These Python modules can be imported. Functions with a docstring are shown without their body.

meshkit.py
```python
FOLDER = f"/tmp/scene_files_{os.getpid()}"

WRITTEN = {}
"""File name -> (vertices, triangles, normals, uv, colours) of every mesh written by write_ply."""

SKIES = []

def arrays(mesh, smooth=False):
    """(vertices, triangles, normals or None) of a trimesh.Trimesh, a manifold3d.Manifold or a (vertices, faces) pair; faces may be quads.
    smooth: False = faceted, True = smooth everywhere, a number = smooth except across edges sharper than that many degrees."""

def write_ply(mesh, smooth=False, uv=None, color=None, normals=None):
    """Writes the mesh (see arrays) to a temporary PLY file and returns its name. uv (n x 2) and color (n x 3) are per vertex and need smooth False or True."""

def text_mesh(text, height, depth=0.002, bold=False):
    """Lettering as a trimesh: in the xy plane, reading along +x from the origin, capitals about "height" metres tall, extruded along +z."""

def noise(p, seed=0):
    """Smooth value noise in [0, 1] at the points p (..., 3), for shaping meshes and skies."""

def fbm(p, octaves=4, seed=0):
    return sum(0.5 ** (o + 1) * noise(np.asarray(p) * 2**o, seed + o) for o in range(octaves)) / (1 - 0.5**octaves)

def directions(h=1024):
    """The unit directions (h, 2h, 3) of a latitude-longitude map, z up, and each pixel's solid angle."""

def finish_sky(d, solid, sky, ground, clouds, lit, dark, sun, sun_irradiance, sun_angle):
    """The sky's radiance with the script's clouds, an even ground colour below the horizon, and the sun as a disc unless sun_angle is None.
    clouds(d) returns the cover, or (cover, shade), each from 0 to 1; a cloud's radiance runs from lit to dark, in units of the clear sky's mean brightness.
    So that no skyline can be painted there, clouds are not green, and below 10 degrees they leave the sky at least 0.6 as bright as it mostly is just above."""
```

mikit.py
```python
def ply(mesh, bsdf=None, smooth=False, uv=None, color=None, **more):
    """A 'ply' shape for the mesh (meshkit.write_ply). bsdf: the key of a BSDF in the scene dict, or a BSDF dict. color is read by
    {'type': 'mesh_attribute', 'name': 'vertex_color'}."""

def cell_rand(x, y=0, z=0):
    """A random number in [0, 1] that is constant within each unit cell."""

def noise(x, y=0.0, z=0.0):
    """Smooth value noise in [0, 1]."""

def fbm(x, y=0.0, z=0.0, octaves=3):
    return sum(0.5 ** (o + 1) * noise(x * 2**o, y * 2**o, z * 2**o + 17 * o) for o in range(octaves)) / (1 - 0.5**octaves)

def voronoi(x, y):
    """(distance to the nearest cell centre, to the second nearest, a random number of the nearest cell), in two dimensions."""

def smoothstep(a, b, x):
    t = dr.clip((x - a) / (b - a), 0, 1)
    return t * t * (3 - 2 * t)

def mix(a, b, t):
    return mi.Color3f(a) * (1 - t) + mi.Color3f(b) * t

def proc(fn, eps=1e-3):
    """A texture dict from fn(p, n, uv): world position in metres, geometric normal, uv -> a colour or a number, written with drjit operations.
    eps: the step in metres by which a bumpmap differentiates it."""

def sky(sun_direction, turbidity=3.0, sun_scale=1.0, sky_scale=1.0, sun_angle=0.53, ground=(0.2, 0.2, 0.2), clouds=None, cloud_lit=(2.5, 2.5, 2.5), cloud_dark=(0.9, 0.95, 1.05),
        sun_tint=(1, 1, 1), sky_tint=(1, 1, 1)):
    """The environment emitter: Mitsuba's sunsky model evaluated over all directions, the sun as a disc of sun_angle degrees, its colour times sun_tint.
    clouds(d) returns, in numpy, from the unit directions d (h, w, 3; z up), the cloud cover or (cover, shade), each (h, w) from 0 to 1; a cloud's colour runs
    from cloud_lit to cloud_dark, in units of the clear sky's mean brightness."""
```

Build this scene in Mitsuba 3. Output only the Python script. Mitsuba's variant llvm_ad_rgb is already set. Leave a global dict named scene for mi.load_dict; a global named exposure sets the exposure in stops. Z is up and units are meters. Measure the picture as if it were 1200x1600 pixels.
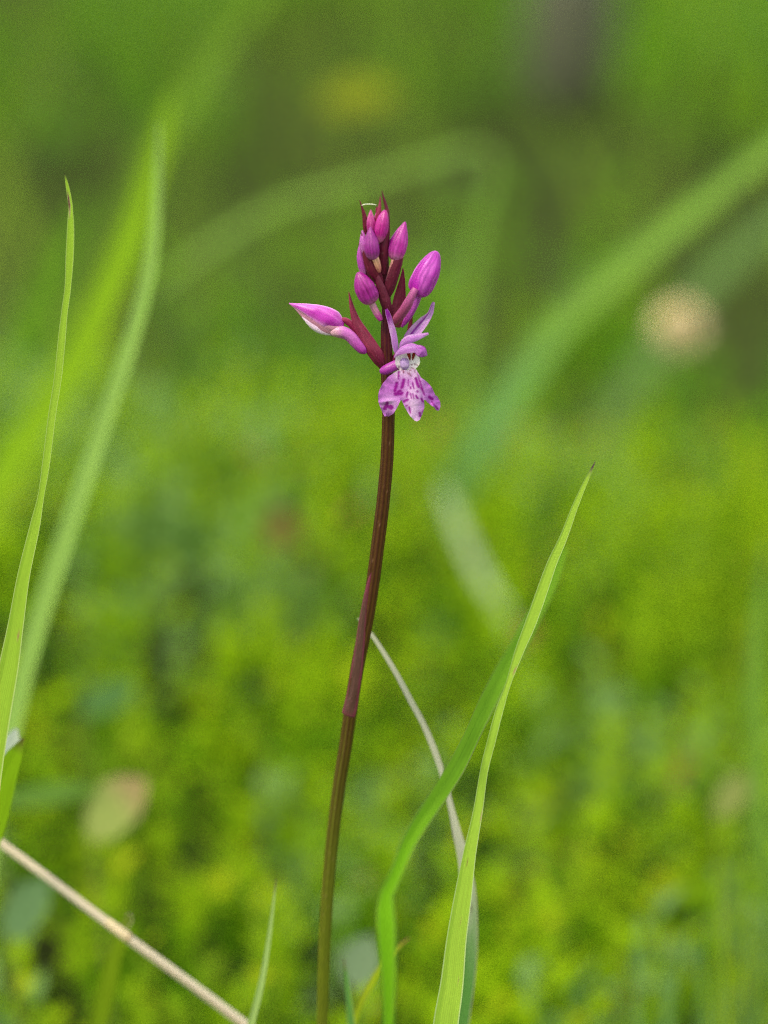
import math
import numpy as np
import mitsuba as mi
import mikit, meshkit
from scipy.interpolate import CubicSpline, PchipInterpolator
from scipy.spatial import Delaunay
from shapely.geometry import Polygon
import shapely
from shapely import contains_xy

scene, labels = {}, {}
rng = np.random.default_rng(7)

# ------------------------------------------------------------------ camera, sky, exposure
PITCH = math.radians(13.0)          # the lens looks a little down on the meadow
FOCUS = 0.600                       # metres from the lens to the open flower
K = 2.0e-4                          # tangent of one photograph pixel
VIEW = np.array([0, math.cos(PITCH), -math.sin(PITCH)])
UP = np.array([0, math.sin(PITCH), math.cos(PITCH)])
FLOWER = np.array([0.0, 0.0, 0.300])
CAM = FLOWER - FOCUS * (VIEW + 0.048 * UP)
T = mi.ScalarTransform4f
scene['camera'] = {
    'type': 'thinlens', 'fov': math.degrees(2 * math.atan(600 * K)), 'fov_axis': 'x',
    'aperture_radius': 0.0082, 'focus_distance': FOCUS, 'near_clip': 0.01, 'far_clip': 900.0,
    'to_world': T().look_at(origin=CAM.tolist(), target=(CAM + VIEW).tolist(), up=[0, 0, 1])}
scene['sky'] = mikit.sky([-0.40, -0.50, 0.88], turbidity=3.0, sun_scale=0.30, sun_angle=16, clouds=lambda d: 1.0,
                         ground=(0.05, 0.08, 0.02), cloud_lit=(2.1, 2.1, 2.1))
exposure = 2.85

# ------------------------------------------------------------------ helpers
MM = 1e-3


def at(px, py, y):
    """World point at depth y (metres behind the orchid's stem) that the photograph shows at pixel (px, py)."""
    d = VIEW + (px - 600) * K * np.array([1.0, 0, 0]) + (800 - py) * K * UP
    return CAM + d * ((y - CAM[1]) / d[1])


def za(X, Y, d=0.0):
    """The same for the flower spike, from measures on an enlargement of it; d in millimetres behind the stem."""
    return at(430 + X / 4, 280 + Y / 4, d * MM)


def zf(X, Y, d=0.0):
    return at(570 + X * 0.1312, 460 + Y * 0.1312, d * MM)


def rgb(r, g, b):
    c = np.array([r, g, b], float) / 255
    return 0.88 * np.where(c < 0.04045, c / 12.92, ((c + 0.055) / 1.055) ** 2.4)


def curve(pts, vals, n):
    """A smooth curve through pts and smooth values along it."""
    pts, vals = np.asarray(pts, float), np.asarray(vals, float)
    s = np.r_[0, np.cumsum(np.linalg.norm(np.diff(pts, axis=0), axis=1))]
    s /= s[-1]
    u = np.linspace(0, 1, n)
    if len(pts) < 3:
        p = pts[0] + (pts[-1] - pts[0]) * u[:, None]
        t = np.repeat((pts[-1] - pts[0])[None], n, 0)
    else:
        f = PchipInterpolator(s, pts) if len(pts) > 12 else CubicSpline(s, pts)
        p, t = f(u), f(u, 1)
    t = t / np.linalg.norm(t, axis=1, keepdims=True)
    return u, p, t, PchipInterpolator(s, vals)(u)


def frame(t, facing):
    """Normals near the facing direction and the sideways directions of a curve with tangents t."""
    f = np.broadcast_to(np.asarray(facing, float), t.shape)
    n = f - (f * t).sum(1, keepdims=True) * t
    n = n / np.maximum(np.linalg.norm(n, axis=1, keepdims=True), 1e-9)
    return n, np.cross(t, n)


def grid_faces(a, b, wrap=False):
    i, j = np.meshgrid(np.arange(a - 1), np.arange(b if wrap else b - 1), indexing='ij')
    k = (j + 1) % b
    q = np.stack([i * b + j, i * b + k, (i + 1) * b + k, (i + 1) * b + j], -1).reshape(-1, 4)
    return np.vstack([q[:, [0, 1, 2]], q[:, [0, 2, 3]]])


def tube(pts, radii, n=40, m=20, shape=None, facing=(0, -1, 0), flat=1.0, tint=None):
    """A tapering round body along a curve, ends closed: (mesh, colours). shape(s, a) scales the radius, tint(s, a, p) colours it."""
    u, p, t, r = curve(pts, radii, n)
    nn, ss = frame(t, facing)
    a = np.linspace(0, 2 * np.pi, m, endpoint=False)
    S, A = np.meshgrid(u, a, indexing='ij')
    R = r[:, None] * (shape(S, A) if shape else 1)
    v = p[:, None] + R[..., None] * (np.cos(A)[..., None] * nn[:, None] * flat + np.sin(A)[..., None] * ss[:, None])
    V = np.vstack([v.reshape(-1, 3), p[0], p[-1]])
    F = grid_faces(n, m, True)
    j = np.arange(m)
    e0, e1 = n * m, n * m + 1
    F = np.vstack([F, np.stack([np.full(m, e0), (j + 1) % m, j], 1), np.stack([np.full(m, e1), (n - 1) * m + j, (n - 1) * m + (j + 1) % m], 1)])
    Sf, Af = np.r_[S.ravel(), 0, 1], np.r_[A.ravel(), 0, 0]
    C = tint(Sf, Af, V) if tint else np.ones((len(V), 3))
    return (V, F), C


def sheet(pts, hw, facing=(0, -1, 0), n=40, m=11, cup=0.0, fold=0.0, fold_at=0.0, thick=0.0, wave=0.0, tint=None, seed=0, roll=None):
    """A leaf along a curve, half widths hw; cup bends its sides to or from the facing side, fold makes a keel; thick > 0 gives a closed shell."""
    u, p, t, w = curve(pts, hw, n)
    nn, ss = frame(t, facing)
    if roll is not None:
        ang = np.radians(np.interp(u, np.linspace(0, 1, len(roll)), roll))[:, None]
        nn, ss = nn * np.cos(ang) + ss * np.sin(ang), ss * np.cos(ang) - nn * np.sin(ang)
    tt = np.linspace(-1, 1, m)
    S, Q = np.meshgrid(u, tt, indexing='ij')
    lift = cup * Q ** 2 + fold * np.abs(Q - fold_at)
    if wave:
        lift = lift + wave * (meshkit.noise(np.stack([S * 9, Q * 1.2 + 5, S * 0 + seed], -1), seed) - 0.5)
    v = p[:, None] + w[:, None, None] * (Q[..., None] * ss[:, None] + lift[..., None] * nn[:, None])
    F = grid_faces(n, m)
    V = v.reshape(-1, 3)
    Sf, Qf = S.ravel(), Q.ravel()
    if thick:
        th = thick * np.sqrt(np.clip(1 - 0.92 * Q ** 2, 0.02, 1)) * np.clip(w / (w.max() * 0.25), 0.15, 1)[:, None]
        du = np.gradient(v, axis=0)
        dv = np.gradient(v, axis=1)
        nr = np.cross(dv, du)
        nr /= np.maximum(np.linalg.norm(nr, axis=-1, keepdims=True), 1e-12)
        sign = np.sign((nr * nn[:, None]).sum(-1, keepdims=True))
        nr = nr * np.where(sign == 0, 1, sign)
        back = (v - nr * th[..., None]).reshape(-1, 3)
        N = len(V)
        V = np.vstack([V, back])
        edge = np.r_[np.arange(m), np.arange(1, n) * m + m - 1, (n - 1) * m + np.arange(m - 2, -1, -1), np.arange(n - 2, 0, -1) * m]
        e2 = np.roll(edge, -1)
        F = np.vstack([F, F[:, ::-1] + N, np.stack([edge, edge + N, e2 + N], 1), np.stack([edge, e2 + N, e2], 1)])
        Sf, Qf = np.r_[Sf, Sf], np.r_[Qf, Qf]
    C = tint(Sf, Qf, V) if tint else np.ones((len(V), 3))
    return (V, F), C


def put(key, made, bsdf, label=None, category=None, group=None, kind=None):
    mesh, C = made
    scene[key] = mikit.ply(mesh, bsdf, smooth=True, color=np.clip(C, 0.001, 0.95))
    tag(key, label, category, group, kind)


def tag(key, label=None, category=None, group=None, kind=None):
    d = {k: x for k, x in (('label', label), ('category', category), ('group', group), ('kind', kind)) if x}
    if d:
        labels[key] = d


def speck(V, scale, seed=0):
    return meshkit.noise(np.asarray(V) / scale, seed)


def lerp(a, b, t):
    return np.asarray(a) + (np.asarray(b) - np.asarray(a)) * np.asarray(t)[..., None]


def step(a, b, x):
    t = np.clip((x - a) / (b - a), 0, 1)
    return t * t * (3 - 2 * t)


# ------------------------------------------------------------------ materials (the colour of each thing is in its mesh)
VC = {'type': 'mesh_attribute', 'name': 'vertex_color'}
scene['leaf_matter'] = {'type': 'principledthin', 'base_color': VC, 'roughness': 0.42, 'diff_trans': 1.0, 'spec_trans': 0.0, 'eta': 1.5}
scene['blade_matter'] = {'type': 'principledthin', 'base_color': VC, 'roughness': 0.36, 'diff_trans': 0.8, 'spec_trans': 0.0, 'eta': 1.5}
scene['petal_matter'] = {'type': 'principledthin', 'base_color': VC, 'roughness': 0.5, 'diff_trans': 0.55, 'spec_trans': 0.0, 'eta': 1.35, 'sheen': 0.2}
scene['bud_matter'] = {'type': 'principled', 'base_color': VC, 'roughness': 0.42, 'specular': 0.45, 'sheen': 0.25}
scene['bract_matter'] = {'type': 'principled', 'base_color': VC, 'roughness': 0.48, 'specular': 0.28}
scene['stem_matter'] = {'type': 'principled', 'base_color': VC, 'roughness': 0.5, 'specular': 0.25}
scene['straw_matter'] = {'type': 'principled', 'base_color': VC, 'roughness': 0.55, 'specular': 0.35}


def soil(p, n, uv):
    a = mikit.fbm(p.x * 9, p.y * 9, 0.0, 4)
    b = mikit.fbm(p.x * 70, p.y * 70, 3.0, 3)
    c = mikit.mix((0.036, 0.050, 0.014), (0.045, 0.080, 0.016), mikit.smoothstep(0.35, 0.65, a))
    return mikit.mix(c, (0.034, 0.036, 0.018), mikit.smoothstep(0.55, 0.75, b))


scene['soil_matter'] = {'type': 'diffuse', 'reflectance': mikit.proc(soil)}
scene['rock_matter'] = {'type': 'principled', 'base_color': VC, 'roughness': 0.85, 'specular': 0.2}


# ------------------------------------------------------------------ ground
def height(x, y):
    q = np.stack([x * 1.1, y * 1.1, np.zeros_like(x)], -1)
    far = np.clip((np.hypot(x, y) - 2) / 8, 0, 1)
    crest = 0.62 + 0.10 * np.sin(x * 2.3 + 0.6)
    rise, fall = np.clip((y - 0.10) / (crest - 0.10), 0, 1), np.clip((y - crest) / 0.30, 0, 1)
    bank = (0.068 - 0.16 * np.clip(x, -0.16, 0.16)) * rise * rise * (3 - 2 * rise) * (1 - fall * fall * (3 - 2 * fall)) * (1 - 0.9 * np.clip((np.abs(x) - 1.2) / 1.5, 0, 1))
    return bank - 0.03 * np.clip((y - 0.8) / 0.3, 0, 1) + 0.05 * (meshkit.fbm(q, 3, 11) - 0.5) * np.clip(np.hypot(x, y) / 0.6, 0.1, 1) + far * 0.5 * (meshkit.fbm(q * 0.12, 3, 4) - 0.55)


ax = np.r_[-np.geomspace(400, 2.1, 40), np.linspace(-2, 2, 81), np.geomspace(2.1, 400, 40)]
ay = np.r_[-np.geomspace(400, 2.1, 40), np.linspace(-2, 7, 150), np.geomspace(7.1, 400, 40)]
gx, gy = np.meshgrid(ax, ay, indexing='ij')
scene['ground'] = mikit.ply((np.stack([gx, gy, height(gx, gy)], -1).reshape(-1, 3), grid_faces(len(ax), len(ay))[:, ::-1]), 'soil_matter', smooth=True)
tag('ground', 'dark peaty meadow soil under the plants', kind='structure')


# ------------------------------------------------------------------ low plants that cover the ground (uncountable)
def leaf_batch(base, direction, normal, length, width, colour, bend=0.18):
    """Many small pointed leaves as one mesh: five points and four triangles each, keeled along the middle."""
    direction = direction / np.linalg.norm(direction, axis=1, keepdims=True)
    normal = normal - (normal * direction).sum(1, keepdims=True) * direction
    normal = normal / np.maximum(np.linalg.norm(normal, axis=1, keepdims=True), 1e-9)
    side = np.cross(direction, normal)
    L, W = length[:, None], width[:, None]
    mid = base + direction * L * 0.45
    v = np.stack([base, mid + side * W / 2 + normal * W * bend, base + direction * L - normal * L * 0.12, mid - side * W / 2 + normal * W * bend, mid], 1)
    f = np.array([[0, 1, 4], [1, 2, 4], [2, 3, 4], [3, 0, 4]])
    F = (np.arange(len(base))[:, None, None] * 5 + f[None]).reshape(-1, 3)
    return v.reshape(-1, 3), F, np.repeat(colour, 5, axis=0)


def join(parts):
    V, F, C, k = [], [], [], 0
    for v, f, c in parts:
        V.append(v); F.append(f + k); C.append(c); k += len(v)
    return (np.vstack(V), np.vstack(F)), np.vstack(C)


LIME, MID, BLUE, DEEP, OLIVE, RUST = (np.array(c) for c in ((0.320, 0.520, 0.010), (0.185, 0.430, 0.016), (0.240, 0.410, 0.130), (0.080, 0.215, 0.036), (0.220, 0.370, 0.024), (0.36, 0.20, 0.07)))


YELLOW = np.array([0.42, 0.53, 0.016])


def shrublets(xy, tall, nleaf, ln, seed, palette, patch=3.3, erect=0.55):
    """Leafy upright shoots standing at xy; the young leaves at their tips are yellower."""
    r = np.random.default_rng(seed)
    n = len(xy)
    z0 = height(xy[:, 0], xy[:, 1])
    lean = r.normal(0, 0.22, (n, 2))
    kind = meshkit.fbm(np.c_[xy * patch, np.zeros(n)], 3, seed)
    kind2 = meshkit.fbm(np.c_[xy * 14, np.ones(n)], 2, seed + 3)
    out = []
    for j in range(nleaf):
        q = 0.4 + 0.6 * (j + r.random(n) * 0.6) / nleaf
        h = tall * q
        base = np.c_[xy + lean * h[:, None], z0 + h]
        az = j * 2.4 + r.random(n) * 6.28
        el = r.normal(erect, 0.3, n) + 0.35 * (q > 0.85)
        d = np.c_[np.cos(az) * np.cos(el), np.sin(az) * np.cos(el), np.sin(el)]
        nn = np.c_[-np.cos(az) * np.sin(el), -np.sin(az) * np.sin(el), np.cos(el)] + r.normal(0, 0.3, (n, 3))
        length = ln * r.uniform(0.6, 1.25, n) * (1.1 - 0.35 * q)
        col = palette(r, kind, kind2, q)
        out.append(leaf_batch(base, d, nn, length, length * r.uniform(0.42, 0.62, n), col))
    return out


def mat_palette(r, kind, kind2, q):
    n = len(kind)
    young = np.clip((q - 0.5) / 0.3, 0, 1) * (0.5 + 0.5 * (kind > 0.42))
    c = lerp(MID, DEEP, np.clip((0.42 - kind) * 4, 0, 0.6))
    c = lerp(c, LIME, young)
    c = lerp(c, OLIVE, np.clip((kind2 - 0.6) * 4, 0, 0.7))
    c = np.where(((kind2 < 0.42) & (r.random(n) < 0.55))[:, None], BLUE, c)
    c = np.where(((r.random(n) < 0.17) & (q > 0.8) & (kind2 > 0.47))[:, None], YELLOW, c)
    return np.where((r.random(n) < 0.012)[:, None], RUST, c) * r.uniform(0.94, 1.06, (n, 1))


def far_palette(r, kind, kind2, q):
    n = len(kind)
    c = lerp(MID, DEEP, np.clip((0.54 - kind) * 6, 0, 0.6))
    c = lerp(c, LIME, 0.45 * np.clip((q - 0.6) / 0.3, 0, 1) * (kind2 > 0.5))
    c = np.where((r.random(n) < 0.10)[:, None], OLIVE, c)
    c = np.where((r.random(n) < 0.10)[:, None], BLUE, c)
    return c * r.uniform(0.94, 1.06, (n, 1))


def scatter(x0, x1, y0, y1, per_m2, r, spread=0.0):
    n = int((x1 - x0) * (y1 - y0) * per_m2)
    xy = np.c_[r.uniform(x0, x1, n), r.uniform(y0, y1, n)]
    if spread:
        xy = xy[np.abs(xy[:, 0]) < 1.0 + spread * np.maximum(xy[:, 1], 0)]
    return xy


r1 = np.random.default_rng(21)
near = scatter(-0.75, 0.75, -0.55, 1.0, 5200, r1)
gaps = meshkit.fbm(np.c_[near * 7.5, np.full(len(near), 2.0)], 2, 5)
bare = np.zeros(len(near))
for bx, by, br in ((-0.098, 0.225, 0.034), (-0.125, 0.33, 0.03), (0.012, 0.20, 0.020), (-0.055, 0.36, 0.015), (0.10, 0.42, 0.016)):   # peaty gaps between the plants
    bare = np.maximum(bare, np.exp(-((near[:, 0] - bx) ** 2 + (near[:, 1] - by) ** 2) / br ** 2))
near = near[(gaps > 0.20) & (bare < 0.55)]
tall_near = (0.055 + 0.045 * meshkit.fbm(np.c_[near * 5, np.zeros(len(near))], 3, 8)) * r1.uniform(0.7, 1.2, len(near))
mesh, col = join(shrublets(near, tall_near, 13, 0.0138, 31, mat_palette))
scene['ground_cover'] = mikit.ply(mesh, 'leaf_matter', color=np.clip(col, 0.001, 0.9))
tag('ground_cover', 'low mat of small yellow-green and blue-green leaves covering the ground', 'ground cover', kind='stuff')

r2 = np.random.default_rng(22)
far = scatter(-3.2, 3.2, 0.92, 9.0, 280, r2, 0.42)
far = far[meshkit.fbm(np.c_[far * 2.6, np.full(len(far), 4.3)], 2, 15) > 0.52]      # peaty hollows without leaves
tall_far = (0.02 + 0.18 * meshkit.fbm(np.c_[far * 2.2, np.zeros(len(far))], 3, 9)) * r2.uniform(0.6, 1.3, len(far)) * (0.55 + 0.45 * step(1.0, 1.8, far[:, 1]))
mesh, col = join(shrublets(far, tall_far, 12, 0.034, 41, far_palette, 4.2, 0.95))
scene['undergrowth'] = mikit.ply(mesh, 'leaf_matter', color=np.clip(col, 0.001, 0.9))
tag('undergrowth', 'darker leafy meadow plants far behind the mat of small leaves', 'undergrowth', kind='stuff')


# thin grass that stands among the low plants and far behind (uncountable)
def grass_batch(xy, tall, width, colour, r):
    n, k = len(xy), 6
    z0 = height(xy[:, 0], xy[:, 1])
    lean, az = r.normal(0, 0.28, (n, 2)), r.uniform(0, 6.283, n)
    q = np.linspace(0, 1, k)[None, :, None]
    base = np.c_[xy, z0 - 0.004]
    p = base[:, None] + np.concatenate([lean[:, None] * q ** 1.8 * tall[:, None, None], q * tall[:, None, None]], -1)
    side = np.c_[np.cos(az), np.sin(az), np.zeros(n)][:, None] * (width[:, None, None] / 2) * (1 - q ** 2.5 * 0.95)
    v = np.stack([p - side, p + side], 2).reshape(n, -1, 3)
    f = np.array([[2 * i, 2 * i + 1, 2 * i + 3] for i in range(k - 1)] + [[2 * i, 2 * i + 3, 2 * i + 2] for i in range(k - 1)])
    F = (np.arange(n)[:, None, None] * 2 * k + f[None]).reshape(-1, 3)
    return v.reshape(-1, 3), F, np.repeat(colour, 2 * k, axis=0)


r3 = np.random.default_rng(23)
g1 = scatter(-0.7, 0.7, 0.16, 0.95, 900, r3)
g2 = scatter(-3.0, 3.0, 1.0, 8.0, 35, r3, 0.42)
gc = lambda n: lerp((0.18, 0.38, 0.02), (0.30, 0.44, 0.05), r3.random(n)) * r3.uniform(0.75, 1.2, (n, 1))
mesh, col = join([grass_batch(g1, r3.uniform(0.07, 0.125, len(g1)), r3.uniform(0.0012, 0.0024, len(g1)), gc(len(g1)), r3),
                  grass_batch(g2, r3.uniform(0.14, 0.32, len(g2)), r3.uniform(0.003, 0.007, len(g2)), gc(len(g2)), r3)])
scene['meadow_grass'] = mikit.ply(mesh, 'blade_matter', color=np.clip(col, 0.001, 0.9))
tag('meadow_grass', 'thin scattered grass growing between the low plants and in the far meadow', 'grass', kind='stuff')


# ------------------------------------------------------------------ single grass blades
def blade_tint(main, left=None, edge=None, tip=None, tip_len=0.03, vein=0.12, nveins=9, fold_at=0.0, patches=(), seed=0, base=None):
    main = np.asarray(main, float)
    left = main if left is None else np.asarray(left, float)

    def f(S, Q, V):
        c = lerp(main, left, step(fold_at + 0.04, fold_at - 0.04, Q))
        v = 1 + vein * np.sin(Q * nveins * np.pi + seed) + 0.25 * (meshkit.fbm(np.stack([S * 14, Q * 4, S * 0 + seed], -1), 3, seed) - 0.5)
        c = c * v[:, None]
        if base is not None:
            c = lerp(c, base, step(0.45, 0.1, S + 0.12 * (meshkit.fbm(np.stack([S * 10, Q * 3, S * 0], -1), 2, seed + 1) - 0.5)))
        if edge is not None:
            c = lerp(c, edge, step(0.88, 0.97, np.abs(Q)))
        for (s, q, ls, lq, colour) in patches:
            d = ((S - s) / ls) ** 2 + ((Q - q) / lq) ** 2 + 1.1 * (speck(np.stack([S * 120, Q * 5, S * 0], -1), 1, seed) - 0.5)
            c = lerp(c, colour, step(1.1, 0.8, d))
        if tip is not None:
            c = lerp(c, tip, step(1 - tip_len, 1 - 0.3 * tip_len, S))
        return c
    return f


def blade(key, pts, y0, y1, label, group=None, bsdf='blade_matter', root=True, n=80, m=17, cup=0.0, fold=0.35, fold_at=0.0, facing=(0, -1, 0), tint=None, ys=None, roll=None, wave=0.0, seed=0, category='grass blade', root_dx=0.15):
    """A blade through photograph points (x, y, width) listed from its lowest to its tip, standing at depth y0 and ending at depth y1, rooted in the ground."""
    pts = np.asarray(pts, float)
    d = np.r_[0, np.cumsum(np.linalg.norm(np.diff(pts[:, :2], axis=0), axis=1))]
    dep = np.interp(d / d[-1], np.linspace(0, 1, len(ys)), ys) if ys is not None else y0 + (y1 - y0) * d / d[-1]
    P = [at(x, y, q) for (x, y, _), q in zip(pts, dep)]
    W = [w / 2 * K * np.dot(p - CAM, VIEW) for (_, _, w), p in zip(pts, P)]
    s0 = 0.0
    if root:
        a, b = P[0], P[1]
        dirn = (a - b) / np.linalg.norm(a - b)
        down = a[2] - height(np.array([a[0]]), np.array([a[1]]))[0] + 0.01
        end = a + np.array([dirn[0] * root_dx * down, 0.1 * dirn[1] * down, -down])
        mid = (a + end) / 2 + np.array([dirn[0] * down * 0.15, 0, 0])
        P = [end, mid] + P
        W = [W[0] * 0.8, W[0] * 0.95] + W
        L = np.r_[0, np.cumsum(np.linalg.norm(np.diff(P, axis=0), axis=1))]
        s0 = L[2] / L[-1]
    put(key, sheet(P, W, facing, n, m, cup, fold, fold_at, wave=wave, tint=lambda S, Q, V: tint(np.clip((S - s0) / (1 - s0), 0, 1), Q, V), roll=roll, seed=seed), bsdf, label, category, group)


YG = (0.30, 0.50, 0.045)

blade('grass_leaf', [(-28, 1290, 46), (-14, 1190, 40), (2, 1100, 36), (13, 1045, 32), (25, 975, 25), (37, 900, 20), (55, 820, 16), (65, 770, 10), (72, 725, 12), (82, 645, 12), (91, 587, 12), (96, 537, 12), (101, 487, 10), (106, 450, 10), (109, 400, 12.5), (110.5, 355, 11), (110.5, 325, 7), (107, 300, 6), (100.7, 271, 1)],
      -0.012, 0.0, 'tall slender bright green blade at the left with a scarred brownish spot below its tip', n=240, m=25, fold=0.3, fold_at=-0.45,
      tint=blade_tint(YG, edge=(0.50, 0.62, 0.25), tip=(0.05, 0.04, 0.03), tip_len=0.012, fold_at=-0.45, nveins=11,
                      patches=[(0.957, -0.4, 0.016, 0.55, (0.42, 0.30, 0.22)), (0.951, -0.5, 0.006, 0.4, (0.12, 0.05, 0.04)), (0.966, -0.5, 0.006, 0.3, (0.15, 0.07, 0.06)), (0.90, 0.7, 0.004, 0.2, (0.55, 0.50, 0.35)), (0.55, -0.8, 0.003, 0.25, (0.30, 0.22, 0.10)), (0.30, 0.5, 0.003, 0.1, (0.34, 0.28, 0.10))], seed=2))

blade('grass_leaf_001', [(696, 1600, 39), (706, 1533, 35.5), (713, 1467, 31), (723, 1400, 27), (733.5, 1333, 20), (746.5, 1267, 15), (757, 1200, 12.5), (767, 1160, 13), (780, 1110, 12), (792, 1074, 8), (812, 1015, 14), (830, 970, 17), (846, 925, 17), (862, 880, 15), (880, 840, 12), (900, 787, 9), (920, 742, 5), (930, 721, 1)],
      -0.022, 0.0, 'sharp yellow-green blade right of the orchid with a pale folded left edge and purplish tip', n=240, m=31, fold=0.45, fold_at=-0.5,
      tint=blade_tint((0.32, 0.52, 0.055), edge=(0.50, 0.64, 0.30), tip=(0.10, 0.06, 0.08), tip_len=0.03, fold_at=-0.5, nveins=12, seed=4, patches=[(0.62, 0.6, 0.004, 0.3, (0.36, 0.30, 0.12)), (0.36, 0.85, 0.010, 0.16, (0.40, 0.34, 0.16)), (0.18, 0.2, 0.003, 0.06, (0.30, 0.24, 0.08)), (0.28, -0.1, 0.002, 0.05, (0.22, 0.16, 0.06)), (0.08, 0.55, 0.004, 0.05, (0.30, 0.26, 0.10))]))

blade('grass_leaf_002', [(719, 1600, 28), (727, 1530, 30), (733, 1455, 27), (732, 1400, 25), (725, 1345, 19), (714, 1300, 14), (702, 1250, 9), (690, 1205, 9), (680, 1175, 10), (662, 1132, 9), (642, 1095, 9), (622, 1057, 8), (600, 1020, 7), (579, 989, 6), (559, 966, 2)],
      0.004, 0.012, 'thin greyish blade arching down to the left behind the orchid stem', n=160, m=15, fold=0.25,
      tint=blade_tint((0.50, 0.52, 0.40), edge=(0.38, 0.33, 0.27), vein=0.1, base=(0.10, 0.26, 0.055), patches=[(0.27, 0.3, 0.004, 0.12, (0.08, 0.04, 0.02))], seed=6))

blade('grass_leaf_003', [(607, 1600, 18), (607, 1533, 22), (605, 1483, 27), (603, 1435, 30), (602, 1407, 21), (617, 1367, 20), (640, 1310, 25), (670, 1260, 31), (712, 1190, 38), (750, 1110, 38), (780, 1055, 34), (810, 1005, 28), (832, 965, 24), (858, 915, 18), (884, 855, 6)],
      0.0, 0.0, ys=(-0.074, -0.073, -0.070, -0.062, -0.050, -0.034, -0.010, 0.014, 0.032, 0.045, 0.050), label='soft-focus mid-green blade bending right between the orchid and the sharp yellow-green blade', n=120, fold=0.4, fold_at=0.1,
      tint=blade_tint((0.18, 0.39, 0.025), edge=(0.20, 0.24, 0.10), fold_at=0.1, base=(0.16, 0.40, 0.012), seed=8))

blade('grass_leaf_004', [(391, 1604, 11), (405, 1550, 10), (416, 1494, 8), (424, 1437, 5.5), (431.5, 1374, 1.5)],
      0.006, 0.006, 'short straight blade with brown tip rising from the lower edge left of the orchid stem', m=13, n=60, fold=0.5, fold_at=-0.2,
      tint=blade_tint((0.36, 0.52, 0.16), tip=(0.16, 0.09, 0.05), tip_len=0.08, fold_at=-0.2, nveins=5, seed=10))

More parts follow.
